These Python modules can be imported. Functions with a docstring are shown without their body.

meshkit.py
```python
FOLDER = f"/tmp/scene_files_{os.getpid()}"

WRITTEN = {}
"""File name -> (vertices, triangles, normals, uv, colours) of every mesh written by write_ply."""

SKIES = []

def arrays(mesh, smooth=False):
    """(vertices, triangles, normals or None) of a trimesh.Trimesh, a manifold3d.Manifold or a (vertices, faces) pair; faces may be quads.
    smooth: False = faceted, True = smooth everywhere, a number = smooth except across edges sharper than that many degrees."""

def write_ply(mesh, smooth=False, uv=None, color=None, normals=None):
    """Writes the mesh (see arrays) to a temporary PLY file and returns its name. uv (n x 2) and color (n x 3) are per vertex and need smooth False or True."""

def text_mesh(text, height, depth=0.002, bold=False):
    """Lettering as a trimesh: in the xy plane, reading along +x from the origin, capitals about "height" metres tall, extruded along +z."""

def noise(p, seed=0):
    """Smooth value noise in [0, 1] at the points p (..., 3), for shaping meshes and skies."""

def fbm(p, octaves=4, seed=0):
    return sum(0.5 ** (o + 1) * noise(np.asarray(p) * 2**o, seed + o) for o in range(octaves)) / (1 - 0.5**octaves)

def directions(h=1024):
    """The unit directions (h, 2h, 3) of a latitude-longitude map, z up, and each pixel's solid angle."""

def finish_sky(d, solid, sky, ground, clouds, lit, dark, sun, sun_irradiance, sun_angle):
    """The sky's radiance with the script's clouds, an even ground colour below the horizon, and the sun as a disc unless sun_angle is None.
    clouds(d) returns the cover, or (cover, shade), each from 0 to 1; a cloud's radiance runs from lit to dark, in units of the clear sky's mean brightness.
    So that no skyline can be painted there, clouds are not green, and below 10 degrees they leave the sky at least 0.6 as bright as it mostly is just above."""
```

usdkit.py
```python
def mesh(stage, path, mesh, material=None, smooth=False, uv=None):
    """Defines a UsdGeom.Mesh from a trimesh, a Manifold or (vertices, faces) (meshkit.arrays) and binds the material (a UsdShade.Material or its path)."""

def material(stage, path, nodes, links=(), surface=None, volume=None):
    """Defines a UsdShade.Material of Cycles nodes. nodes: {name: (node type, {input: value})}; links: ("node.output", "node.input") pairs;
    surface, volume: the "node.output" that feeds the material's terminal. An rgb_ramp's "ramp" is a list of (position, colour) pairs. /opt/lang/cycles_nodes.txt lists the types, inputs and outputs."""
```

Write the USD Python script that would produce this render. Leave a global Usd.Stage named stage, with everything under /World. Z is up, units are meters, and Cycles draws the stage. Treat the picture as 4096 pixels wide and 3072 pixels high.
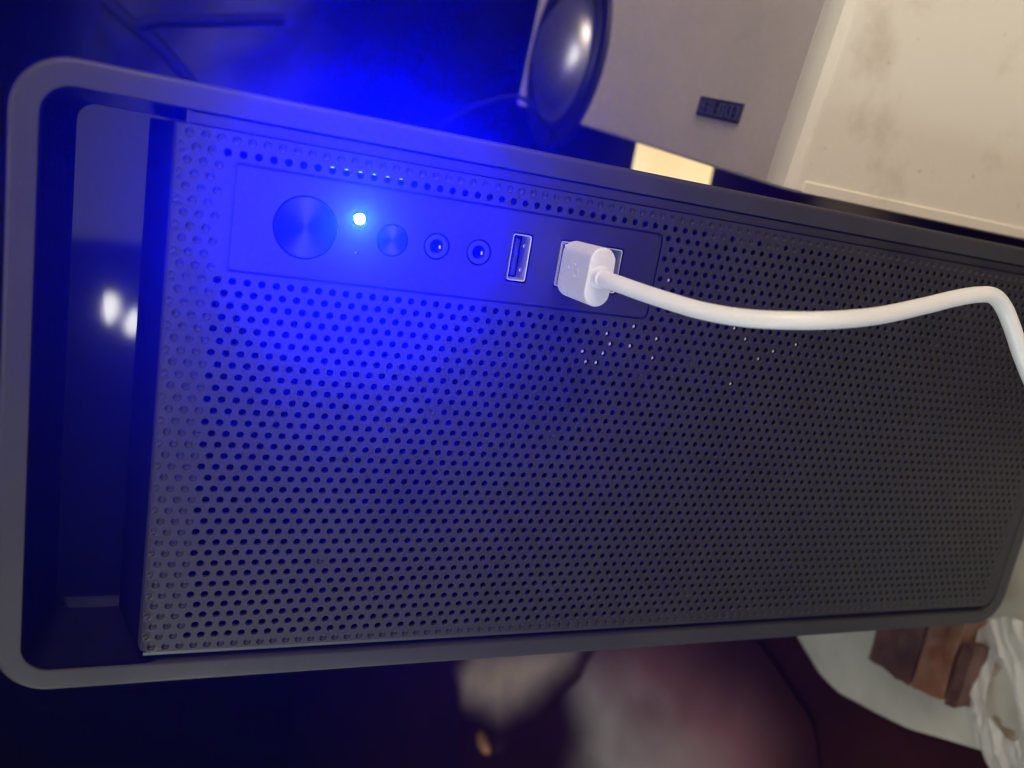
import math, random
import numpy as np, trimesh, usdkit, meshkit
import manifold3d
from shapely.geometry import Polygon, Point, box as sbox
from shapely.ops import unary_union
from pxr import Usd, UsdGeom, UsdLux, UsdShade, Gf, Sdf

random.seed(7); rng = np.random.default_rng(7)
stage = Usd.Stage.CreateInMemory()
UsdGeom.SetStageUpAxis(stage, 'Z'); UsdGeom.SetStageMetersPerUnit(stage, 1.0)
UsdGeom.Xform.Define(stage, '/World'); UsdGeom.Scope.Define(stage, '/World/Looks')

# The tower's own millimetres: u runs down the front, v to its left, w out of the front; the power light is the origin, the floor lies at u = FLOOR.
FLOOR = 325.0
def W(p):
    p = np.asarray(p, float)
    return np.stack([-p[..., 1], -p[..., 2], FLOOR - p[..., 0]], -1) / 1000.0

# ---------------------------------------------------------------- camera
CAM = (-41.7, -11.1, 209.3)
RIGHT, DOWN, FWD = (0.91745, -0.16543, 0.36184), (0.06807, 0.96131, 0.26692), (0.39200, 0.22026, -0.89321)
def wdir(d): return np.array([-d[1], -d[2], -d[0]])
cam = UsdGeom.Camera.Define(stage, '/World/camera')
r_, up_, bk_, ps_ = wdir(RIGHT), -wdir(DOWN), -wdir(FWD), W(CAM)
cam.AddTransformOp().Set(Gf.Matrix4d(*r_, 0, *up_, 0, *bk_, 0, *ps_, 1))
cam.CreateHorizontalApertureAttr(36.0); cam.CreateFocalLengthAttr(28.125)
cam.CreateClippingRangeAttr(Gf.Vec2f(0.01, 100.0))
cam.CreateFStopAttr(9.0); cam.CreateFocusDistanceAttr(0.232)
cam.CreateExposureAttr(0.0)

# ---------------------------------------------------------------- unseen area lights added to light the scene
def look_at(pos, target):
    p, t = W(pos), W(target)
    z = (p - t) / np.linalg.norm(p - t)
    x = np.cross([0, 0, 1.0], z); x /= np.linalg.norm(x); y = np.cross(z, x)
    return Gf.Matrix4d(*x, 0, *y, 0, *z, 0, *p, 1)
def rect(name, pos, target, w, h, inten, col):
    l = UsdLux.RectLight.Define(stage, '/World/' + name)
    l.AddTransformOp().Set(look_at(pos, target))
    l.CreateWidthAttr(w); l.CreateHeightAttr(h); l.CreateIntensityAttr(inten); l.CreateColorAttr(Gf.Vec3f(*col))
    return l
rect('room_light', (-180, -420, 1500), (60, -40, 0), 1.3, 1.0, 0.85, (1.0, 0.90, 0.96))
rect('warm_light', (-520, -1050, 760), (200, -60, -40), 0.7, 0.7, 4.0, (1.0, 0.83, 0.60))
rect('low_warm_light', (100, -800, 620), (200, -60, -40), 0.5, 0.5, 8.0, (1.0, 0.82, 0.58))
rect('side_light', (-100, 1250, 700), (0, 110, 0), 0.8, 0.8, 5.0, (0.92, 1.0, 0.94))
rect('top_fill_light', (-1400, 100, 500), (150, -60, -100), 1.0, 1.0, 2.3, (1.0, 0.96, 0.92))  # overhead fill added to balance the brightness

# ---------------------------------------------------------------- materials
def M(name, base, rough=0.5, metal=0.0, spec=0.5, noise=None, bump=None, extra=None, emit=None, dust=0.0):
    n = {'p': ('principled_bsdf', {'base_color': base, 'roughness': rough, 'metallic': metal, 'specular_ior_level': spec, **(extra or {})})}
    links = []
    if noise or bump:
        n['g'] = ('texture_coordinate', {})
    if noise:                                                     # (scale, other colour, low, high)
        n['n'] = ('noise_texture', {'scale': noise[0], 'detail': 5.0, 'roughness': 0.6})
        n['r'] = ('rgb_ramp', {'ramp': [(noise[2], base), (noise[3], noise[1])]})
        links += [('g.object', 'n.vector'), ('n.fac', 'r.fac'), ('r.color', 'p.base_color')]
    if bump:                                                      # (scale, strength, distance)
        n['bn'] = ('noise_texture', {'scale': bump[0], 'detail': 3.0})
        n['b'] = ('bump', {'strength': bump[1], 'distance': bump[2]})
        links += [('g.object', 'bn.vector'), ('bn.fac', 'b.height'), ('b.normal', 'p.normal')]
    if dust:                                                      # pale specks of dust and a faint greasy unevenness of the gloss
        n['dn'] = ('noise_texture', {'scale': 1300.0, 'detail': 2.0}); n['dr'] = ('rgb_ramp', {'ramp': [(0, (0, 0, 0)), (.70, (0, 0, 0)), (.80, (dust,) * 3), (1, (dust,) * 3)]})
        n['dm'] = ('mix_color', {'b': (.20, .19, .18)}); n['un'] = ('noise_texture', {'scale': 38.0, 'detail': 5.0}); n['ur'] = ('map_range', {'from_min': .3, 'from_max': .7, 'to_min': rough - .09, 'to_max': rough + .10})
        links = [(a, 'dm.a' if b == 'p.base_color' else b) for a, b in links] + [('g.object', 'dn.vector'), ('dn.fac', 'dr.fac'), ('dr.color', 'dm.fac'), ('dm.result', 'p.base_color'), ('g.object', 'un.vector'), ('un.fac', 'ur.value'), ('ur.result', 'p.roughness')]
        if not noise: n['dm'][1]['a'] = base
    if emit:
        n['p'][1]['emission_color'] = emit[0]; n['p'][1]['emission_strength'] = emit[1]
    return usdkit.material(stage, '/World/Looks/' + name, n, links, surface='p.BSDF')

m_frame = M('matte_charcoal_plastic', (.034, .032, .0295), .55, bump=(9000, .12, .00003), noise=(60, (.030, .028, .026), .35, .7), dust=.5)
m_mesh = M('mesh_charcoal_plastic', (.026, .0235, .0225), .50, bump=(7000, .10, .00003), noise=(90, (.022, .020, .019), .35, .7), dust=.35)
m_panel = M('control_panel_plastic', (.024, .0215, .0215), .46, bump=(9000, .08, .00002), dust=.35)
m_tray = M('dark_tray_plastic', (.0035, .0035, .004), .32, spec=.3)
m_gloss = M('gloss_black', (.004, .004, .005), .05, bump=(25, .03, .0005))
m_black = M('black_inside', (.003, .003, .0035), .8, spec=.2)
m_case = M('black_steel', (.02, .02, .021), .45)
m_button = M('turned_button', (.032, .032, .034), .28, metal=.9)
m_steel = M('bright_steel', (.80, .80, .82), .22, metal=1.0)
m_nickel = M('dull_nickel', (.82, .82, .84), .48, metal=.75)
m_tip = M('pale_metal', (.85, .86, .88), .3)
m_jack = M('jack_ring_plastic', (.035, .035, .037), .35)
m_white = M('white_cable_plastic', (.80, .81, .83), .38, extra={'subsurface_weight': .15, 'subsurface_radius': (.002, .0016, .0012), 'subsurface_scale': .5})
m_side = None
m_baffle = M('grey_baffle', (.70, .60, .565), .6, noise=(25, (.62, .55, .50), .35, .75))
m_rubber = M('black_rubber', (.012, .012, .013), .42)
m_cone = M('silver_cone', (.42, .40, .46), .38, metal=.8)
m_cap = M('shiny_dust_cap', (.72, .70, .76), .37, metal=.95)
m_badge = M('dark_badge', (.018, .018, .024), .4)
m_letter = M('badge_letter', (.12, .12, .15), .4)
m_floor = M('dark_polished_wood', (.026, .0075, .0075), .24, noise=(9, (.044, .012, .011), .35, .7))
m_wall = M('dark_wall', (.003, .0022, .003), .9, spec=.1)
m_mat = M('pale_mat', (.56, .54, .47), .6, noise=(18, (.40, .40, .35), .35, .7))
m_wood1 = M('dark_brown_wood', (.13, .065, .042), .55, noise=(60, (.06, .026, .018), .36, .64), bump=(160, .5, .0012))
m_wood2 = M('tan_wood', (.20, .105, .062), .55, noise=(45, (.17, .062, .022), .42, .58), bump=(160, .5, .0012))
m_pale = M('pale_cord', (.34, .32, .35), .5)
m_cordp = M('dull_mauve_cord', (.22, .17, .19), .6)
m_dark = M('dark_cord', (.005, .005, .0055), .6, spec=.15)
m_mauve = M('mauve_grey_cloth', (.20, .165, .165), .8, noise=(14, (.11, .075, .08), .35, .65))
m_beige = M('beige_reflection_and_scrap', (.42, .32, .25), .85, noise=(20, (.30, .22, .17), .35, .65))
m_chip = M('orange_chip', (.52, .25, .09), .6)
m_hang = M('grey_cloth', (.17, .17, .18), .85, noise=(16, (.08, .08, .09), .35, .65))
m_led = usdkit.material(stage, '/World/Looks/blue_led', {'e': ('emission', {'color': (.0003, .0017, 1.0), 'strength': 660000.0})}, [], surface='e.emission')
m_leak = usdkit.material(stage, '/World/Looks/blue_leak_glow', {'e': ('emission', {'color': (.22, .45, 1.0), 'strength': 3.0})}, [], surface='e.emission')
m_warm = usdkit.material(stage, '/World/Looks/warm_glow', {'g': ('texture_coordinate', {}), 'n': ('noise_texture', {'scale': 24.0, 'detail': 3.0}), 'r': ('rgb_ramp', {'ramp': [(.3, (1.0, .66, .26)), (.65, (1.0, .80, .40))]}), 'e': ('emission', {'strength': 1.1})},
    [('g.object', 'n.vector'), ('n.fac', 'r.fac'), ('r.color', 'e.color')], surface='e.emission')
m_bulb = usdkit.material(stage, '/World/Looks/bulb_glow', {'e': ('emission', {'color': (1.0, .97, .86), 'strength': 28.0})}, [], surface='e.emission')
# white vinyl with smudges and specks
n = {'g': ('texture_coordinate', {}),
     'n1': ('noise_texture', {'scale': 26.0, 'detail': 6.0, 'roughness': .62}), 'r1': ('rgb_ramp', {'ramp': [(0, (0, 0, 0)), (.55, (0, 0, 0)), (.76, (1, 1, 1)), (1, (1, 1, 1))]}),
     'n2': ('noise_texture', {'scale': 210.0, 'detail': 4.0, 'roughness': .6}), 'r2': ('rgb_ramp', {'ramp': [(0, (0, 0, 0)), (.66, (0, 0, 0)), (.75, (1, 1, 1)), (1, (1, 1, 1))]}),
     'n3': ('noise_texture', {'scale': 5.0, 'detail': 3.0}),
     'base': ('mix_color', {'a': (.86, .81, .71), 'b': (.77, .71, .60)}),
     'm1': ('mix_color', {'b': (.42, .31, .19)}), 'f1': ('math', {'math_type': 'multiply', 'value2': .42}),
     'm2': ('mix_color', {'b': (.30, .25, .20)}), 'f2': ('math', {'math_type': 'multiply', 'value2': .45}),
     'bn': ('noise_texture', {'scale': 900.0, 'detail': 4.0}), 'b': ('bump', {'strength': .25, 'distance': .0003}),
     'p': ('principled_bsdf', {'roughness': .55})}
m_side = usdkit.material(stage, '/World/Looks/smudged_white_vinyl', n,
    [('g.object', 'n1.vector'), ('g.object', 'n2.vector'), ('g.object', 'n3.vector'), ('g.object', 'bn.vector'), ('n1.fac', 'r1.fac'), ('n2.fac', 'r2.fac'), ('n3.fac', 'base.fac'),
     ('r1.color', 'f1.value1'), ('r2.color', 'f2.value1'), ('base.result', 'm1.a'), ('f1.value', 'm1.fac'), ('m1.result', 'm2.a'), ('f2.value', 'm2.fac'), ('m2.result', 'p.base_color'),
     ('bn.fac', 'b.height'), ('b.normal', 'p.normal')], surface='p.BSDF')
n = {'d': ('principled_bsdf', {'base_color': (.78, .79, .78), 'roughness': .16}), 't': ('translucent_bsdf', {'color': (.7, .7, .68)}), 'x': ('transparent_bsdf', {'color': (.9, .9, .88)}),
     'a': ('mix_closure', {'fac': .45}), 'b': ('mix_closure', {'fac': .22})}
m_bag = usdkit.material(stage, '/World/Looks/thin_white_plastic', n, [('d.BSDF', 'a.closure1'), ('t.BSDF', 'a.closure2'), ('a.closure', 'b.closure1'), ('x.BSDF', 'b.closure2')], surface='b.closure')

# ---------------------------------------------------------------- helpers
taken = {}
def path_for(parent, name):
    k = (parent, name); i = taken.get(k, -1) + 1; taken[k] = i
    return f'{parent}/{name}' + (f'_{i:03d}' if i else '')
def tag(prim, label=None, cat=None, group=None, kind=None):
    for k, v in (('label', label), ('category', cat), ('group', group), ('kind', kind)):
        if v: prim.SetCustomDataByKey(k, v)
    return prim
bases = {}
def thing(name, label, cat, base, group=None):
    p = path_for('/World', name); x = UsdGeom.Xform.Define(stage, p)
    b = W(base); x.AddTranslateOp().Set(Gf.Vec3d(*b)); bases[p] = b
    tag(x.GetPrim(), label, cat, group); return p
def arr(mesh):
    if hasattr(mesh, 'to_mesh'):
        m = mesh.to_mesh(); return np.array(m.vert_properties[:, :3], float), np.array(m.tri_verts, int)
    if isinstance(mesh, (tuple, list)):
        v, f = np.asarray(mesh[0], float), np.asarray(mesh[1], int)
        if f.shape[1] == 4: f = np.vstack([f[:, [0, 1, 2]], f[:, [0, 2, 3]]])
        return v, f
    return np.array(mesh.vertices, float), np.array(mesh.faces, int)
def obj(name, mesh, mat, parent='/World', smooth=False, **tags):
    v, f = arr(mesh)
    p = path_for(parent, name)
    root = '/'.join(p.split('/')[:3])
    b = bases.get(root, np.zeros(3))
    usdkit.mesh(stage, p, (W(v) - b, f[:, ::-1]), mat, smooth=smooth)     # the mapping mirrors, so turn the faces
    pr = stage.GetPrimAtPath(p)
    if tags: tag(pr, **tags)
    return p
def rr(u0, u1, v0, v1, r, n=8):
    out = []
    for cu, cv, a0 in ((u1 - r, v1 - r, 0), (u0 + r, v1 - r, 90), (u0 + r, v0 + r, 180), (u1 - r, v0 + r, 270)):
        for a in np.radians(np.linspace(a0, a0 + 90, n)): out.append((cu + r * math.cos(a), cv + r * math.sin(a)))
    return np.array(out)
def circ(cu, cv, r, n=40):
    a = np.linspace(0, 2 * np.pi, n, endpoint=False)
    return np.stack([cu + r * np.cos(a), cv + r * np.sin(a)], 1)
def loft(loops, cap0=False, cap1=False):
    """loops: [(points (n,2), w)], counter-clockwise in (u,v), listed from the back outward to the front gives outward faces."""
    n = len(loops[0][0]); V, Fs = [], []
    for p, w in loops: V.append(np.column_stack([p, np.broadcast_to(w, (n,))]))
    V = np.vstack(V)
    i = np.arange(n); j = (i + 1) % n
    for k in range(len(loops) - 1):
        a, b = k * n, (k + 1) * n
        Fs += [np.stack([a + i, a + j, b + j], 1), np.stack([a + i, b + j, b + i], 1)]
    if cap1:
        V = np.vstack([V, V[-n:].mean(0)]); c = len(V) - 1; a = (len(loops) - 1) * n
        Fs.append(np.stack([a + i, a + j, np.full(n, c)], 1))
    if cap0:
        V = np.vstack([V, V[:n].mean(0)]); c = len(V) - 1
        Fs.append(np.stack([j, i, np.full(n, c)], 1))
    return V, np.vstack(Fs)
def joinm(*ms):
    V, Fs, o = [], [], 0
    for m in ms:
        v, f = arr(m); V.append(v); Fs.append(f + o); o += len(v)
    return np.vstack(V), np.vstack(Fs)
def bx(u0, u1, v0, v1, w0, w1, ch=0.0):
    if ch <= 0:
        m = trimesh.creation.box(bounds=[(u0, v0, w0), (u1, v1, w1)]); return arr(m)
    pts = []
    for a in (0, 1):
        for b in (0, 1):
            for c in (0, 1):
                q = np.array([(u0, u1)[a], (v0, v1)[b], (w0, w1)[c]], float); s = np.array([1 - 2 * a, 1 - 2 * b, 1 - 2 * c]) * ch
                for k in range(3):
                    t = q.copy(); t += s * (np.arange(3) != k); pts.append(t)
    return arr(manifold3d.Manifold.hull_points(np.array(pts)))
def extrude(poly, w0, w1):
    geoms = getattr(poly, 'geoms', [poly]); out = []
    for g in geoms:
        m = trimesh.creation.extrude_polygon(g, w1 - w0, engine='earcut'); m.apply_translation((0, 0, w0)); out.append(arr(m))
    return joinm(*out)
def spline(pts, per=10):
    p = np.asarray(pts, float); P = np.vstack([2 * p[0] - p[1], p, 2 * p[-1] - p[-2]]); out = []
    for i in range(1, len(P) - 2):
        for t in np.linspace(0, 1, per, endpoint=False):
            a, b, c, d = P[i - 1:i + 3]
            out.append(.5 * (2 * b + (c - a) * t + (2 * a - 5 * b + 4 * c - d) * t * t + (3 * b - a - 3 * c + d) * t ** 3))
    return np.vstack(out + [p[-1]])
def tube(pts, r, sides=16, caps=True):
    p = np.asarray(pts, float); t = np.gradient(p, axis=0); t /= np.linalg.norm(t, axis=1, keepdims=True)
    a = np.cross(t[0], [0.3, 1, 0.2]); a /= np.linalg.norm(a); A = []
    for k in range(len(p)):
        a = a - t[k] * (a @ t[k]); a /= np.linalg.norm(a); A.append(a)
    A = np.array(A); B = np.cross(t, A); th = np.arange(sides) * 2 * np.pi / sides
    R = np.broadcast_to(r, (len(p),))[:, None, None]
    v = (p[:, None] + R * (np.cos(th)[None, :, None] * A[:, None] + np.sin(th)[None, :, None] * B[:, None])).reshape(-1, 3)
    i = np.arange(sides); j = (i + 1) % sides; F = []
    for k in range(len(p) - 1):
        a0, b0 = k * sides, (k + 1) * sides
        F += [np.stack([a0 + i, a0 + j, b0 + j], 1), np.stack([a0 + i, b0 + j, b0 + i], 1)]
    if caps:
        v = np.vstack([v, p[0], p[-1]]); m = len(v)
        F += [np.stack([j, i, np.full(sides, m - 2)], 1), np.stack([(len(p) - 1) * sides + i, (len(p) - 1) * sides + j, np.full(sides, m - 1)], 1)]
    return v, np.vstack(F)
def sheet(poly, height, step=4.0, thick=0.0, seed=0):
    """A floor-laid sheet over the (v,w) outline; height(v,w) in mm above the floor."""
    pts = np.array(poly, float)
    P = Polygon(pts)
    v0, w0, v1, w1 = P.bounds
    g = np.stack(np.meshgrid(np.arange(v0, v1, step), np.arange(w0, w1, step), indexing='ij'), -1).reshape(-1, 2)
    from shapely import contains_xy
    g = g[contains_xy(P.buffer(-step * .6), g[:, 0], g[:, 1])]
    L = P.exterior.length; edge = np.array([P.exterior.interpolate(d).coords[0] for d in np.arange(0, L, step)])
    allp = np.vstack([edge, g])
    from scipy.spatial import Delaunay
    T = Delaunay(allp).simplices
    c = allp[T].mean(1); T = T[contains_xy(P, c[:, 0], c[:, 1])]
    a = allp[T]; ar = np.cross(a[:, 1] - a[:, 0], a[:, 2] - a[:, 0]); T[ar < 0] = T[ar < 0][:, ::-1]
    h = height(allp[:, 0], allp[:, 1])
    top = np.column_stack([FLOOR - h - thick, allp[:, 0], allp[:, 1]])
    bot = np.column_stack([np.minimum(FLOOR - .2, FLOOR - h), allp[:, 0], allp[:, 1]])
    n, m = len(allp), len(edge)
    i = np.arange(m); j = (i + 1) % m
    return np.vstack([top, bot]), np.vstack([T[:, ::-1], T + n, np.stack([i, i + n, j], 1), np.stack([j, i + n, j + n], 1)])
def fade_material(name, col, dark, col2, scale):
    n = {'g': ('texture_coordinate', {}), 'n': ('noise_texture', {'scale': scale, 'detail': 3.0}), 'm': ('mix_color', {'a': col, 'b': col2}), 'a': ('attribute', {'attribute': 'edge_fade'}),
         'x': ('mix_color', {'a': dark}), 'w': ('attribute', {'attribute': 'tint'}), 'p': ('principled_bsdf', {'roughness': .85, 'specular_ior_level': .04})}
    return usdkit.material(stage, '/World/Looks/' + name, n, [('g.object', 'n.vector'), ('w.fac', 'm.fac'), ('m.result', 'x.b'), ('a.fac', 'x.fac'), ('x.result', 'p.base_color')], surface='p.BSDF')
def edge_fade(path, vals, tint):  # weights blending a sheet's colour into the dark around it
    UsdGeom.PrimvarsAPI(stage.GetPrimAtPath(path)).CreatePrimvar('edge_fade', Sdf.ValueTypeNames.FloatArray, 'vertex').Set([float(x) for x in vals])
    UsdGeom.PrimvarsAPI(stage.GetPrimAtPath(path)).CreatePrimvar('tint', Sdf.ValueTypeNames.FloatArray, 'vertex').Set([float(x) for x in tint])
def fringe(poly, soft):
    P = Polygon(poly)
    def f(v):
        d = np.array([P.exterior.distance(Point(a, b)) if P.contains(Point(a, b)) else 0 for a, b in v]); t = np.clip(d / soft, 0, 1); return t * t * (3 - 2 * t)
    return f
def nz(a, b, s, seed): return meshkit.fbm(np.stack([np.asarray(a) / s, np.asarray(b) / s, np.full_like(np.asarray(a, float), seed * 7.3)], -1), 3, seed)

# ---------------------------------------------------------------- setting
obj('floor', bx(FLOOR, FLOOR + 20, -1800, 1800, -1800, 1700), m_floor, kind='structure')
obj('back_wall', bx(-1400, FLOOR - .1, -1800, 1800, -1780, -1700), m_wall, kind='structure')

# ---------------------------------------------------------------- the computer tower
T = thing('computer_tower', 'charcoal desktop computer tower with dotted front, glowing blue power light and rounded frame', 'computer', (300, 53.5, -180))
U0, U1, V0, V1 = -78.3, 299.7, -25.6, 132.5
IU0, IU1, IV0, IV1 = -72.0, 293.6, -18.95, 126.15
def fl(i, w): return rr(U0 + i, U1 - i, V0 + i, V1 - i, 13.2 - i, 12), w
prof = [fl(0, -32), fl(0, -1.6), fl(.25, -.7), fl(.8, -.15), fl(1.6, 0), fl(5.7, 0), fl(6.15, -.12), fl(6.32, -.5), fl(6.36, -1.2), fl(6.4, -14)]
obj('bezel_frame', loft(prof), m_frame, T, smooth=35)
obj('chassis', bx(U0 + 2, U1 - 2, V0 + 1.5, V1 - 1.5, -360, -32.2, 1.5), m_case, T)
# recessed tray at the top of the front
def tl(u0, u1, v0, v1, r, w): return rr(u0, u1, v0, v1, r, 8), w
tray = loft([tl(-71.84, -38, -19.14, 126.04, 6.6, -.4), tl(-71.82, -38, -19.12, 126.02, 6.6, -1.0), tl(-71.5, -38, -18.9, 125.9, 6.4, -3.0), tl(-67.0, -38, -17.0, 120.0, 4.5, -20.6)], cap1=True)
obj('recess_tray', tray, m_tray, T, smooth=30)
obj('drive_cover', loft([tl(-66.95, -44, -16.97, 119.95, 4.4, -20.55), tl(-66.95, -44, -16.97, 119.95, 4.4, -20.44), tl(-66.9, -44.2, -16.9, 119.9, 4.35, -20.40)], cap1=True), m_gloss, T, smooth=30)
obj('inner_shadow_box', bx(-40, 297, -22, 130, -16, -13), m_black, T)

# the perforated panel, hexagonal pitch 3.535 mm
PU, PV, UB, RB = 3.538, 3.0695, -41.9, 2.6
ME0, ME1, MV0, MV1 = -44.9, 291.2, -15.9, 122.5
CPu0, CPu1, CPv0, CPv1 = -31.1, 90.9, -9.15, 17.35
dom = Polygon(rr(ME0, ME1, MV0, MV1, 5.0, 8)).union(sbox(ME0, MV0, 100, MV1))
cut = Polygon(rr(CPu0, CPu1, CPv0, CPv1, 2.2, 8)).union(Polygon(rr(CPu0, 20, CPv0, CPv1, .8, 6)))
dom = dom.difference(cut)
hexa = np.array([(PU / math.sqrt(3) * math.sin(a), PU / math.sqrt(3) * math.cos(a)) for a in np.arange(6) * math.pi / 3])
hexa = hexa[np.argsort(np.arctan2(hexa[:, 1], hexa[:, 0]))]
NS = 14; ang = np.arange(NS) * 2 * np.pi / NS
R_OUT, R_IN = 1.07, 0.94
def ring_template():
    pol = Polygon(hexa, [np.stack([R_OUT * np.cos(ang), R_OUT * np.sin(ang)], 1)])
    v, f = trimesh.creation.triangulate_polygon(pol, engine='earcut'); return np.asarray(v), np.asarray(f)
tv, tf = ring_template()
a_ = np.cross(tv[tf[:, 1]] - tv[tf[:, 0]], tv[tf[:, 2]] - tv[tf[:, 0]]); tf[a_ < 0] = tf[a_ < 0][:, ::-1]
def hole_mesh(blind):
    c = np.stack([np.cos(ang), np.sin(ang)], 1)
    rows = [(R_OUT, 0.0), (R_OUT - .05, -.06), (R_IN, -.16)] + ([(R_IN - .10, -.55), (R_IN - .35, -.72), (.25, -.74)] if blind else [(R_IN, -1.15)])
    V = np.vstack([np.column_stack([c * r, np.full(NS, w)]) for r, w in rows]); i = np.arange(NS); j = (i + 1) % NS; F = []
    for k in range(len(rows) - 1):
        a, b = k * NS, (k + 1) * NS
        F += [np.stack([a + i, a + j, b + j], 1), np.stack([a + i, b + j, b + i], 1)]
    if blind:
        V = np.vstack([V, [0, 0, -.74]]); F.append(np.stack([(len(rows) - 1) * NS + i, (len(rows) - 1) * NS + j, np.full(NS, len(V) - 1)], 1))
    return V, np.vstack(F)
HB, HT = hole_mesh(True), hole_mesh(False)
acc_v, acc_f, off = [], [], 0
def put(v, f, d):
    global off
    v = np.asarray(v, float)
    if v.shape[1] == 2: v = np.column_stack([v, np.zeros(len(v))])
    acc_v.append(v + np.array([d[0], d[1], 0])); acc_f.append(np.asarray(f) + off); off += len(v)
from shapely.prepared import prep
inner = prep(dom.buffer(-1e-6))
glint_holes = []
hx = Polygon(hexa)
from shapely import affinity
for row in range(-2, 48):
    v = -14.03 + row * PV
    for k in range(-2, 98):
        u = (-41.6 if row % 2 == 0 else -43.4) + k * PU
        cell = affinity.translate(hx, u, v)
        if not dom.intersects(cell): continue
        full = inner.contains(cell)
        hole = Point(u, v).buffer(1.25)
        ok = 0 <= row <= 44 and u > -44.5 and u < 289 and inner.contains(hole) and not cut.buffer(.55).intersects(hole)
        if u > 284 and (row < 3 or row > 41): ok = ok and Polygon(rr(ME0, ME1, MV0, MV1, 5.0, 8)).buffer(-1.6).contains(Point(u, v))
        blind = row in (0, 44) or u < -34.0 or u > 285 or random.random() < .0025 or (row == 1 and 112 < u < 142 and k % 3 != 0)
        if full and ok: put(tv, tf, (u, v))
        else:
            g = cell if full else cell.intersection(dom)
            if ok: g = g.difference(Polygon(np.stack([u + R_OUT * np.cos(ang), v + R_OUT * np.sin(ang)], 1)))
            for q in getattr(g, 'geoms', [g]):
                if q.geom_type != 'Polygon' or q.area < 1e-6: continue
                pv_, pf_ = trimesh.creation.triangulate_polygon(q, engine='earcut'); pv_, pf_ = np.asarray(pv_), np.asarray(pf_)
                s = np.cross(pv_[pf_[:, 1]] - pv_[pf_[:, 0]], pv_[pf_[:, 2]] - pv_[pf_[:, 0]]); pf_[s < 0] = pf_[s < 0][:, ::-1]
                put(pv_, pf_, (0, 0))
        if ok: put(*(HB if blind else HT), (u, v))
V = np.vstack(acc_v); F = np.vstack(acc_f)
def bend(V):
    V = V.copy(); s = UB - V[:, 0]; m = s > 0
    th = np.minimum(s[m] / RB, math.radians(72)); rest = s[m] - th * RB; rad = RB + V[m, 2]
    V[m, 0], V[m, 2] = UB - rad * np.sin(th) - rest * np.cos(th), -RB + rad * np.cos(th) - rest * np.sin(th)
    return V
ss = np.linspace(ME0, UB - RB * math.radians(72) - 1.2, 14)[::-1]
g = np.stack(np.meshgrid(ss, np.linspace(MV0, MV1, 3), indexing='ij'), -1).reshape(-1, 2)
q = np.array([(i * 3 + j, i * 3 + 3 + j, i * 3 + 4 + j, i * 3 + 1 + j) for i in range(len(ss) - 1) for j in range(2)])
V2, F2 = arr((np.column_stack([g, np.zeros(len(g))]), q))
V, F = joinm((V, F), (V2, F2)); V = bend(V)
obj('mesh_panel', (V, F), m_mesh, T, smooth=32)
obj('tray_end_wall', loft([(rr(-50.9, -44, -16.2, 120.5, .5, 4), -20.3), (rr(-44.9, -44, -15.9, 122.3, .3, 4), -2.9)], cap1=True), m_tray, T, smooth=20)
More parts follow.
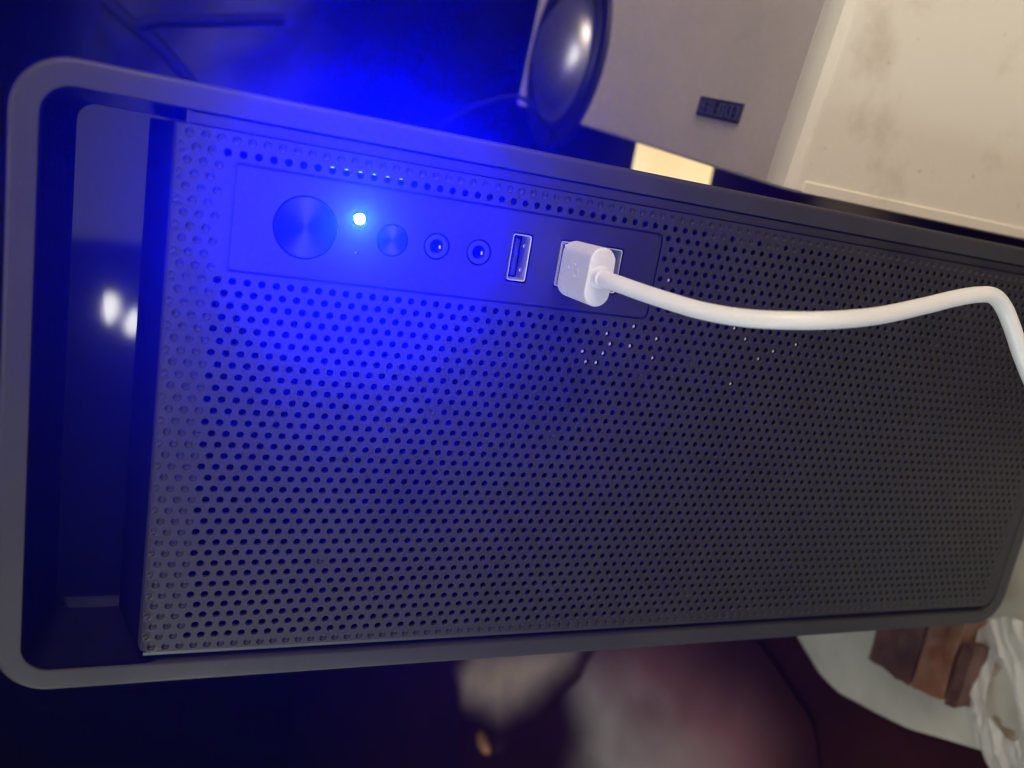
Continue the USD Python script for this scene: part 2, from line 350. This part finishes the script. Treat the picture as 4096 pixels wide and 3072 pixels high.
# rolled edge of the panel (bottom and right side in the picture) and the flat ledge on the other side
e_out = [(0.0, 0.0), (.75, -.12), (1.35, -.5), (1.65, -1.15), (1.7, -5)]
path = [(-43.5, MV1), (ME1 - 5, MV1)] + [(ME1 - 5 + 5 * math.sin(a), MV1 - 5 + 5 * math.cos(a)) for a in np.linspace(.2, math.pi / 2, 7)] + [(ME1, 60), (ME1, MV0)]
nrm = [(0, 1), (0, 1)] + [(math.sin(a), math.cos(a)) for a in np.linspace(.2, math.pi / 2, 7)] + [(1, 0), (1, 0)]
LV = np.array([[(p[0] + d * q_[0], p[1] + d * q_[1], w) for d, w in e_out] for p, q_ in zip(path, nrm)]); nu, nr = LV.shape[:2]
LF = np.array([(i * nr + j, (i + 1) * nr + j, (i + 1) * nr + j + 1, i * nr + j + 1) for i in range(nu - 1) for j in range(nr - 1)])[:, ::-1]
obj('panel_edge', (LV.reshape(-1, 3), LF), m_mesh, T, smooth=40)
obj('side_ledge', joinm(bx(-42.3, 290, -18.93, -16.05, -5, -.75, .25), bx(-42.4, -41.6, -18.9, -16.1, -4, -.35, .1)), m_mesh, T)

# control panel with its sockets and buttons
CV = 4.1
cp = Polygon(rr(-30.4, 90.2, -8.45, 16.65, 2.0, 8)).union(Polygon(rr(-30.4, 20, -8.45, 16.65, .5, 6)))
usb_u = (43.05, 57.95, 72.55)
holes = [Point(-13.1, 4.05).buffer(8.0, 24), Point(9.3, 4.13).buffer(4.3, 20), Point(.2, 0).buffer(1.5, 14), Point(.3, 8.65).buffer(.62, 8), Point(21.6, CV).buffer(3.65, 20), Point(33.75, CV).buffer(3.65, 20)]
holes += [Polygon(rr(u - .45, u + 6.15, -3.0, 11.05, .7, 5)) for u in usb_u]
cpp = cp.difference(unary_union(holes))
m = trimesh.creation.extrude_polygon(cpp, 1.6, engine='earcut'); m.apply_translation((0, 0, -1.68))
obj('control_panel', m, m_panel, T)
obj('panel_gasket', extrude(cut.buffer(.2).difference(cp.buffer(-.35)).difference(unary_union(holes)), -1.6, -.85), m_mesh, T)
obj('panel_backing', bx(-33, 93, -11, 19, -9.6, -9), m_black, T)
def turned(cu, cv, r, w, n, amp):
    rad = np.linspace(.12, r - .25, n * 2 + 1); L = []
    loops = [(circ(cu, cv, r, 120), w - 3), (circ(cu, cv, r, 120), w - .25), (circ(cu, cv, r - .2, 120), w)]
    for i, q in enumerate(rad[::-1]): loops.append((circ(cu, cv, q, 120), w - (amp if i % 2 else 0)))
    return loft(loops, cap1=True)
obj('power_button', turned(-13.1, 4.05, 7.72, -.05, 46, .028), m_button, T, label='large round turned power button')
obj('reset_button', turned(9.3, 4.13, 4.02, -.10, 24, .030), m_button, T, label='small round turned reset button')
def tilt(mesh, deg=11.3):                                      # added tube, leaned towards the camera to narrow and aim the glow
    v, f = arr(mesh); t = math.radians(deg); du, w = v[:, 0] - .2, v[:, 2] + .4
    return np.column_stack([.2 + du * math.cos(t) - w * math.sin(t), v[:, 1], -.4 + du * math.sin(t) + w * math.cos(t)]), f
led = loft([(circ(.2, 0, 1.34, 24), -6.20), (circ(.2, 0, 1.34, 24), -6.15), (circ(.2, 0, .7, 24), -6.08)], cap1=True)
pl_ = obj('power_light', tilt(led), m_led, T, smooth=40, label='glowing blue power light')
obj('added_beam_tube', tilt(loft([(circ(.2, 0, 2.8, 24), -6.8), (circ(.2, 0, 2.8, 24), -2.3), (circ(.2, 0, 1.43, 24), -2.25), (circ(.2, 0, 1.42, 24), -.22), (circ(.2, 0, 1.38, 24), -.2), (circ(.2, 0, 1.37, 24), -6.3)], cap0=True)), m_black, pl_)
obj('drive_light', loft([(circ(.3, 8.65, .58, 16), -3), (circ(.3, 8.65, .58, 16), -1.0), (circ(.3, 8.65, .35, 16), -.7)], cap1=True), m_steel, T, smooth=40)
for u in (21.6, 33.75):
    j = obj('audio_jack', loft([(circ(u, CV, 3.2, 36), -5), (circ(u, CV, 3.2, 36), -.35), (circ(u, CV, 3.05, 36), -.18), (circ(u, CV, 2.05, 36), -.18), (circ(u, CV, 1.9, 36), -.35), (circ(u, CV, 1.85, 36), -6)]), m_jack, T, smooth=30)
    obj('contact_spring', bx(u + .95, u + 1.4, CV - .35, CV + .6, -1.6, -1.0, .1), m_tip, j)
for i, u in enumerate(usb_u):
    b = (u - .02, u + 5.72, -2.5, 10.55)
    def ul(i_, w): return rr(b[0] + i_, b[1] - i_, b[2] + i_, b[3] - i_, .75 - i_ * .6, 5), w
    s = obj('usb_port', loft([ul(0, -9), ul(0, -.3), ul(.08, -.16), ul(.24, -.16), ul(.34, -.3), ul(.36, -9)]), m_nickel, T, smooth=30)
    obj('tongue', bx(u + 1.5, u + 2.75, -1.0, 9.1, -7, -1.6, .15), m_jack, s)
    for vv in (.2, 7.0): obj('contact_spring', bx(u + 4.1, u + 4.7, vv, vv + .9, -2.4, -1.6, .12), m_steel, s)
    obj('socket_back', bx(u + .3, u + 5.4, -2.2, 10.2, -7, -6.6), m_black, s)
# metal behind some of the holes, painted pale to read as glints
for u, v in [(78.1, 22.9), (80.1, 25.8), (87.2, 25.9), (96.1, 22.7), (71.0, 29.0), (78.1, 28.9), (72.7, 32.0), (76.1, 31.9), (96.0, 28.9), (95.9, 4.3), (124.4, 16.5), (87.3, 19.7), (131, 19), (141, 22.5), (150, 20), (138, 25.6), (127, 34.7)]:
    rw = round((v + 14.03) / PV); u0_ = -41.6 if rw % 2 == 0 else -43.4; u = u0_ + round((u + .5 - u0_) / PU) * PU; v = -14.03 + rw * PV
    ic = trimesh.creation.icosphere(2, .66); ic.apply_translation((u - .28, v, -1.15)); obj('metal_glint', ic, m_tip, T, smooth=True)
for u in (-8.02, -4.48, -.94, 2.60, 6.13, 9.67):  # glowing bars added for power light spilling onto the hole walls
    obj('leak_glow_bar', bx(u - .55, u + .5, -11.95, -11.6, -1.3, -1.0, .1), m_leak, T)
for u0 in (-40, 250):
    for v0 in (0, 95): pass
for wv in (-300, -60):
    for v0 in (2, 95): obj('foot', bx(U1 - 2.2, 302.9, v0, v0 + 12, wv, wv + 30, 1), m_rubber, T)

# ---------------------------------------------------------------- white USB cable
C = thing('usb_cable', 'white USB cable plugged into the tower, its cord arching over the dotted front', 'cable', (62, 4, 3))
def pl(i, w): return rr(57.55 + i, 65.25 - i, -3.25 + i, 12.65 - i, 3.8 - i, 10), w
obj('plug', loft([pl(.5, 2.2), pl(.1, 2.5), pl(0, 3.0), pl(0, 19.5), pl(.15, 19.9), pl(.5, 20.15)], cap0=True, cap1=True), m_white, C, smooth=40)
obj('metal_shell', bx(58.3, 63.3, -2.0, 10.1, -6, 2.25, .3), m_steel, C)
obj('strain_collar', loft([(circ(61.3, 4.65, 3.5, 32), 19.9), (circ(61.3, 4.65, 2.95, 32), 20.35), (circ(61.3, 4.65, 2.75, 32), 21.0), (circ(61.3, 4.65, 2.7, 32), 21.9), (circ(61.3, 4.65, 2.5, 32), 22.2)], cap1=True), m_white, C, smooth=50)
cab = [(61.3, 4.65, 19), (61.6, 4.8, 22.5), (63.2, 5.1, 27), (66.0, 5.7, 32), (69.5, 6.3, 38), (75.6, 7.0, 46.6), (82.3, 6.7, 54), (90.2, 5.4, 60), (101.7, 3.5, 63.2), (116.6, 1.0, 62.4), (133.7, -2.9, 60), (144.6, -5.6, 58.4), (153.7, -7.5, 57.5), (160.5, -7.9, 57.0), (166.0, -5.4, 56.8), (171.2, -.4, 57.2), (178.5, 7.9, 57.9), (186, 16.5, 60), (195, 22.5, 64), (212, 28, 67), (250, 34, 70), (295, 40, 90), (319, 60, 150), (322.5, 110, 230)]
cp_ = spline(cab, 12)
obj('cord', tube(cp_, 2.18, 24), m_white, C, smooth=60)
def em(p0, p1, r=.22):     # raised strokes of the trident mark on the plug's side: (v, w) pairs
    return tube(np.array([(57.5, *p0), (57.5, *p1)]), r, 8)
emb = [em((4.3, 8.2), (4.3, 13.6)), em((4.3, 9.4), (2.9, 10.6)), em((2.9, 10.6), (2.9, 11.6)), em((4.3, 10.3), (5.8, 11.6)), em((5.8, 11.6), (5.8, 12.4)), em((3.8, 13.5), (4.3, 14.6)), em((4.8, 13.5), (4.3, 14.6)), em((3.8, 13.5), (4.8, 13.5))]
for c_ in ((4.3, 8.0, .62), (2.9, 11.9, .42), (5.8, 12.6, .42)):
    s = trimesh.creation.icosphere(2, c_[2]); s.vertices[:, 0] *= .5; s.apply_translation((57.5, c_[0], c_[1])); emb.append(arr(s))
obj('trident_mark', joinm(*emb), m_white, C, smooth=50)

# ---------------------------------------------------------------- speaker lying on its back beside the tower
YAW = math.radians(8.5); SV, SW = -33.3, -40.0
def B(u, a, d):      # a: along the white front away from the tower, d: into depth
    return np.array([u, SV - a * math.cos(YAW) - d * math.sin(YAW), SW + a * math.sin(YAW) - d * math.cos(YAW)])
def Bm(v):           # (u, a, d) vertices to tower millimetres
    v = np.asarray(v, float); a, d = v[:, 1], v[:, 2]
    return np.column_stack([v[:, 0], SV - a * math.cos(YAW) - d * math.sin(YAW), SW + a * math.sin(YAW) - d * math.cos(YAW)])
def Bo(mesh):
    v, f = arr(mesh); return Bm(v), f          # rotation, then two mirrors: faces keep their turn
S = thing('speaker', 'white speaker cabinet with grey baffle, round driver and dark badge, beside the tower', 'speaker', (FLOOR, -105, -185))
sec = [(FLOOR - .2, -1.5), (168.6, -1.5), (166.6, -1.0), (164.2, 1.6), (163.0, 5.2), (162.6, 9.8), (162.6, 290), (FLOOR - .2, 292)]
hp = [(u, -.5, d) for u, d in sec] + [(u, 150, d) for u, d in sec] + [(u if u > 300 else u + .9, -1.5, d + (.9 if d < 100 else -.9)) for u, d in sec]
obj('cabinet', Bo(arr(manifold3d.Manifold.hull_points(np.array(hp, float)))), m_side, S, smooth=22)
obj('edge_strip', Bo(bx(170.5, FLOOR - .4, -1.2, 3.2, -2.2, -1.2, .35)), m_side, S)
obj('baffle', Bo(bx(162.52, 164, -.1, 149, 10.2, 288, .06)), m_baffle, S)
dc = (34.0, 226.0)
def ring_l(r, u): return np.column_stack([np.full(56, u), dc[0] + r * np.cos(np.arange(56) * 2 * np.pi / 56), dc[1] + r * np.sin(np.arange(56) * 2 * np.pi / 56)])
def lathe(prof):
    V = np.vstack([ring_l(r, u) for r, u in prof]); i = np.arange(56); j = (i + 1) % 56; F = []
    for k in range(len(prof) - 1): F += [np.stack([k * 56 + i, k * 56 + j, (k + 1) * 56 + j], 1), np.stack([k * 56 + i, (k + 1) * 56 + j, (k + 1) * 56 + i], 1)]
    return V, np.vstack(F)
obj('driver_surround', Bo(lathe([(30, 166), (52.5, 165.5), (53.5, 164.8), (53.5, 160.6), (52.5, 159.6), (47.5, 159.5), (46, 160.6), (44.5, 158.6), (42, 157.4), (39.5, 158.6), (38.5, 161.2), (38.0, 163)])), m_rubber, S, smooth=50)
obj('driver_cone', Bo(lathe([(38.9, 160.2), (35, 161.0), (32, 161.4), (28, 161.6)])), m_cone, S, smooth=50)
obj('dust_cap', Bo(lathe([(32, 161.7), (30.5, 157.6), (26.5, 153.2), (20, 149.4), (11, 147.0), (.4, 146.2)])), m_cap, S, smooth=60)
bd = obj('name_badge', Bo(bx(161.0, 162.2, 17.3, 25.2, 37.5, 69.2, .3)), m_badge, S)
tm = meshkit.text_mesh('EDIFIER', 5.6, .35, bold=False); tv_ = np.array(tm.vertices); tv_[:, 0] -= tv_[:, 0].mean() if False else (tv_[:, 0].min() + tv_[:, 0].max()) / 2
tv_[:, 0] *= 29.0 / (tv_[:, 0].max() - tv_[:, 0].min())
# text runs into depth, letter tops towards the tower
obj('lettering', Bo((np.column_stack([161.05 - tv_[:, 2], 24.1 - tv_[:, 1], 53.4 + tv_[:, 0]]), np.array(tm.faces))), m_letter, bd)

# ---------------------------------------------------------------- things behind and around
obj('speaker_wire', tube(spline([(91, -45, -262), (101, -54, -258), (114, -63, -255), (134, -70, -252), (148, -62, -250), (161, -51, -250), (177, -34, -250), (230, -29, -255), (322, -40, -270)], 10), 1.3, 10), m_dark, smooth=60,
    label='thin wire curling from the speaker driver down behind the tower', cat='wire')
obj('glowing_panel', bx(219, 276.5, -66, -28, -256, -250, 1.0), m_warm, label='bright warm yellow glowing panel in the gap between tower and speaker', cat='lamp')
def hang(seed, u0, u1, v0, v1, w):
    uu, vv = np.meshgrid(np.linspace(u0, u1, 130), np.linspace(v0, v1, 40), indexing='ij')
    ww = w + 26 * (nz(uu, vv, 34, seed) - .5) + 9 * np.sin((uu * .8 + vv * .5) / 9.0)
    n1, n2 = uu.shape; V = np.column_stack([uu.ravel(), vv.ravel(), ww.ravel()])
    q = np.array([(i * n2 + j, (i + 1) * n2 + j, (i + 1) * n2 + j + 1, i * n2 + j + 1) for i in range(n1 - 1) for j in range(n2 - 1)])
    Vb = V.copy(); Vb[:, 2] -= 2.0
    return joinm((V, q), (Vb, q[:, ::-1]))
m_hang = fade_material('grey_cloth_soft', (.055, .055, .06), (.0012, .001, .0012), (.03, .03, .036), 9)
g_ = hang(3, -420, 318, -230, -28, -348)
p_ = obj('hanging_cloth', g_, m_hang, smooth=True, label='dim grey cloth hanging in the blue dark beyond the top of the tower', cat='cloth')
edge_fade(p_, fringe([(-120, -240), (70, -240), (48, -60), (15, 60), (-120, 60)], 70)(g_[0][:, :2]), nz(g_[0][:, 0], g_[0][:, 1], 40, 80))
obj('dark_cord', tube(spline([(-102, -92, -318), (-90, -81, -318), (-74, -70, -316), (-59, -61, -316), (-40, -44, -318), (-10, -18, -320)], 8), 4.0, 10), m_dark, smooth=60, label='dark cord slanting down across the hanging grey cloth', cat='cord')
obj('dark_cord', tube(spline([(-72, -70, -312), (-60, -75, -312), (-43, -79, -312), (-23, -84, -314), (5, -92, -318)], 8), 3.6, 10), m_dark, smooth=60, label='short dark cord running level across the hanging grey cloth', cat='cord')
# pale mat under the tower's foot
matp = [(60, -130), (150, -150), (205, -140), (217, -121), (226, -100), (228, -85), (223, -60), (217, -38), (209, -20), (201, 0), (196, 20), (190, 60), (170, 110), (60, 130)]
obj('floor_mat', sheet(matp, lambda v, w: 1.0 + 5 * nz(v, w, 45, 5), 5.0, 1.2), m_mat, smooth=40, label='pale mat with a curved edge under the foot of the tower', cat='mat')
def plank(u0, u1, v0, v1, w0, w1, seed, slant=0):
    m = trimesh.creation.box(bounds=[(u0, v0, w0), (u1, v1, w1)])
    for _ in range(4): m = m.subdivide()
    p = np.array(m.vertices); q = p.copy()
    q[:, 0] += 1.6 * (meshkit.fbm(p / 9.0, 3, seed) - .5); q[:, 1] += 5.0 * (meshkit.fbm(p / 7.0 + 11, 3, seed) - .5); q[:, 2] += 3.2 * (meshkit.fbm(p * [.12, .03, .12] + 5, 3, seed) - .5)
    q[:, 1] += slant * (q[:, 2] - w0)
    return q, np.array(m.faces)
wg = 'rough wooden blocks under the tower'
obj('wood_block', plank(304.4, 323, 138, 189, -60, -34.5, 1, .0), m_wood1, smooth=35, label='dark brown rough wooden block under the tower, furthest left of the blocks', cat='wood block')
obj('wood_block', plank(304.2, 323, 146, 187, -32.5, -16.5, 2, -.25), m_wood2, smooth=35, label='tan orange rough wooden block between two darker blocks under the tower', cat='wood block')
obj('wood_block', plank(305, 323, 152, 184, -15, -8.5, 3, -.2), m_wood1, smooth=35, label='narrow brown wooden strip beside the white plastic bag', cat='wood block')
# white plastic bag: crumpled film with a torn handle opening
outer = [(147, -17), (137, -10), (131, 0), (136, 15), (161, 31), (190, 40), (205, 22), (200, 7), (194, -3), (185, -11), (174, -14), (159, -14)]
inner_ = [(154, -4), (167, -4), (179, 2), (184, 12), (179, 16), (163, 9), (151, 0)]
def bag_h(v, w):
    a = .55 * v - .83 * w; b_ = .83 * v + .55 * w                        # across and along the folds
    wp = 10 * (nz(v, w, 14, 41) - .5)
    h = 4 + 8 * nz(a + wp, b_ * .20, 8.0, 42) + 5.5 * (1 - np.abs(2 * nz(a - wp, b_ * .12, 9.0, 43) - 1)) ** 2
    return np.maximum(h, .8)
op = spline(outer + outer[:1], 6)[:-1]; ip = spline(inner_ + inner_[:1], 6)[:-1]
PB = Polygon(op).buffer(0).difference(Polygon(ip).buffer(0))
def film(P, step, height):
    from shapely import contains_xy
    from scipy.spatial import Delaunay
    v0, w0, v1, w1 = P.bounds
    g = np.stack(np.meshgrid(np.arange(v0, v1, step), np.arange(w0, w1, step), indexing='ij'), -1).reshape(-1, 2)
    g = g[contains_xy(P.buffer(-step * .5), g[:, 0], g[:, 1])]
    rings = [P.exterior, *P.interiors]
    e = np.vstack([[r.interpolate(d).coords[0] for d in np.arange(0, r.length, step)] for r in rings])
    p = np.vstack([e, g]); t = Delaunay(p).simplices; c = p[t].mean(1); t = t[contains_xy(P, c[:, 0], c[:, 1])]
    a = p[t]; ar = np.cross(a[:, 1] - a[:, 0], a[:, 2] - a[:, 0]); t[ar < 0] = t[ar < 0][:, ::-1]
    h = height(p[:, 0], p[:, 1])
    return np.column_stack([FLOOR - h, p]), t[:, ::-1]
obj('plastic_bag', film(PB, .7, bag_h), m_bag, smooth=True, label='crumpled white plastic bag lying in front of the wooden blocks', cat='bag')
obj('paper_scrap', sheet([(160, -8), (149, 4), (155, 12), (180, 19), (190, 11), (183, -2)], lambda v, w: 1.5 + 4 * nz(v, w, 8, 9), 2.0, .5), m_beige, label='crumpled beige scrap seen through the opening of the plastic bag', cat='scrap')
# soft floor reflections painted as two thin sheets, and a far chip
m_mauve = fade_material('mauve_grey_reflection', (.50, .43, .41), (.036, .0105, .010), (.30, .135, .15), 9)
m_cloth = fade_material('beige_reflection_soft', (.78, .62, .50), (.034, .010, .0095), (.62, .47, .37), 12)
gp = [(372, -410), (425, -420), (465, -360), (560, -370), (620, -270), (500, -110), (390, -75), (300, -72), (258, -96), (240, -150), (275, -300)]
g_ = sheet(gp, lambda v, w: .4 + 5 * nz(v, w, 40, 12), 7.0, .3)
p_ = obj('grey_reflection_sheet', g_, m_mauve, smooth=True, label='thin sheet coloured as a soft mauve grey reflection on the dark floor below the tower', cat='sheet')
vw = g_[0][:, 1:]; edge_fade(p_, fringe(gp, 95)(vw) * np.clip(.45 + 1.1 * nz(vw[:, 0] + .6 * vw[:, 1], vw[:, 1] * .5, 42, 77), 0, 1), np.clip((430 - vw[:, 0]) / 110 + .5 * (nz(vw[:, 0], vw[:, 1], 40, 78) - .5), 0, 1))  # reflection put into the sheet's colour, fading into the floor tone
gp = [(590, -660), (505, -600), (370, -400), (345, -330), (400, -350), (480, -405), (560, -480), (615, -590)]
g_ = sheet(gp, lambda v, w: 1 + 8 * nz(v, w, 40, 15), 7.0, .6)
p_ = obj('beige_reflection_and_scrap', g_, m_cloth, smooth=True, label='thin sheet coloured as a soft beige reflection on the dark floor beside the grey one', cat='cloth')
vw = g_[0][:, 1:]; edge_fade(p_, fringe(gp, 55)(vw), nz(vw[:, 0], vw[:, 1], 50, 79))  # beige floor reflection put into this sheet's colour
ic = trimesh.creation.icosphere(2, 1.0); ic.vertices = ic.vertices * [6, 9, 17] * (1 + .25 * (meshkit.fbm(ic.vertices * 2.0, 3, 4)[:, None] - .5)); ic.apply_translation((FLOOR - 6, 596, -518))
obj('orange_chip', ic, m_chip, smooth=True, label='small orange chip lying alone on the dark floor', cat='chip')
# lamp behind the camera, mirrored in the glossy strip at the top of the tower
Lp = thing('twin_lamp', 'bright white twin lamp mirrored in the glossy strip at the top end of the tower', 'lamp', (-150, 330, 1500))
for (vu, vv, hu, hv) in ((-162, 326, 17, 31), (-116, 350, 17, 27)):
    s = trimesh.creation.icosphere(3, 1.0); s.vertices *= [hu, hv, 16]; s.apply_translation((vu, vv, 1500)); obj('bulb', s, m_bulb, Lp, smooth=True)
obj('bracket', joinm(tube(np.array([(-84, 262, 1475), (-138, 337, 1475), (-176, 390, 1475)]), 8, 8), bx(-200, -80, 280, 395, 1530, 1545)), m_dark, Lp)

# added haze standing in for lens glare around the blue power light
m_haze = usdkit.material(stage, '/World/Looks/glare_haze', {'v': ('principled_volume', {'color': (.92, .92, .95), 'density': .10, 'anisotropy': .925})}, [], volume='v.volume')
hz = bx(-2200, FLOOR + 1000, -2300, 2300, -2300, 2300)
obj('added_haze', hz, m_haze, kind='stuff')
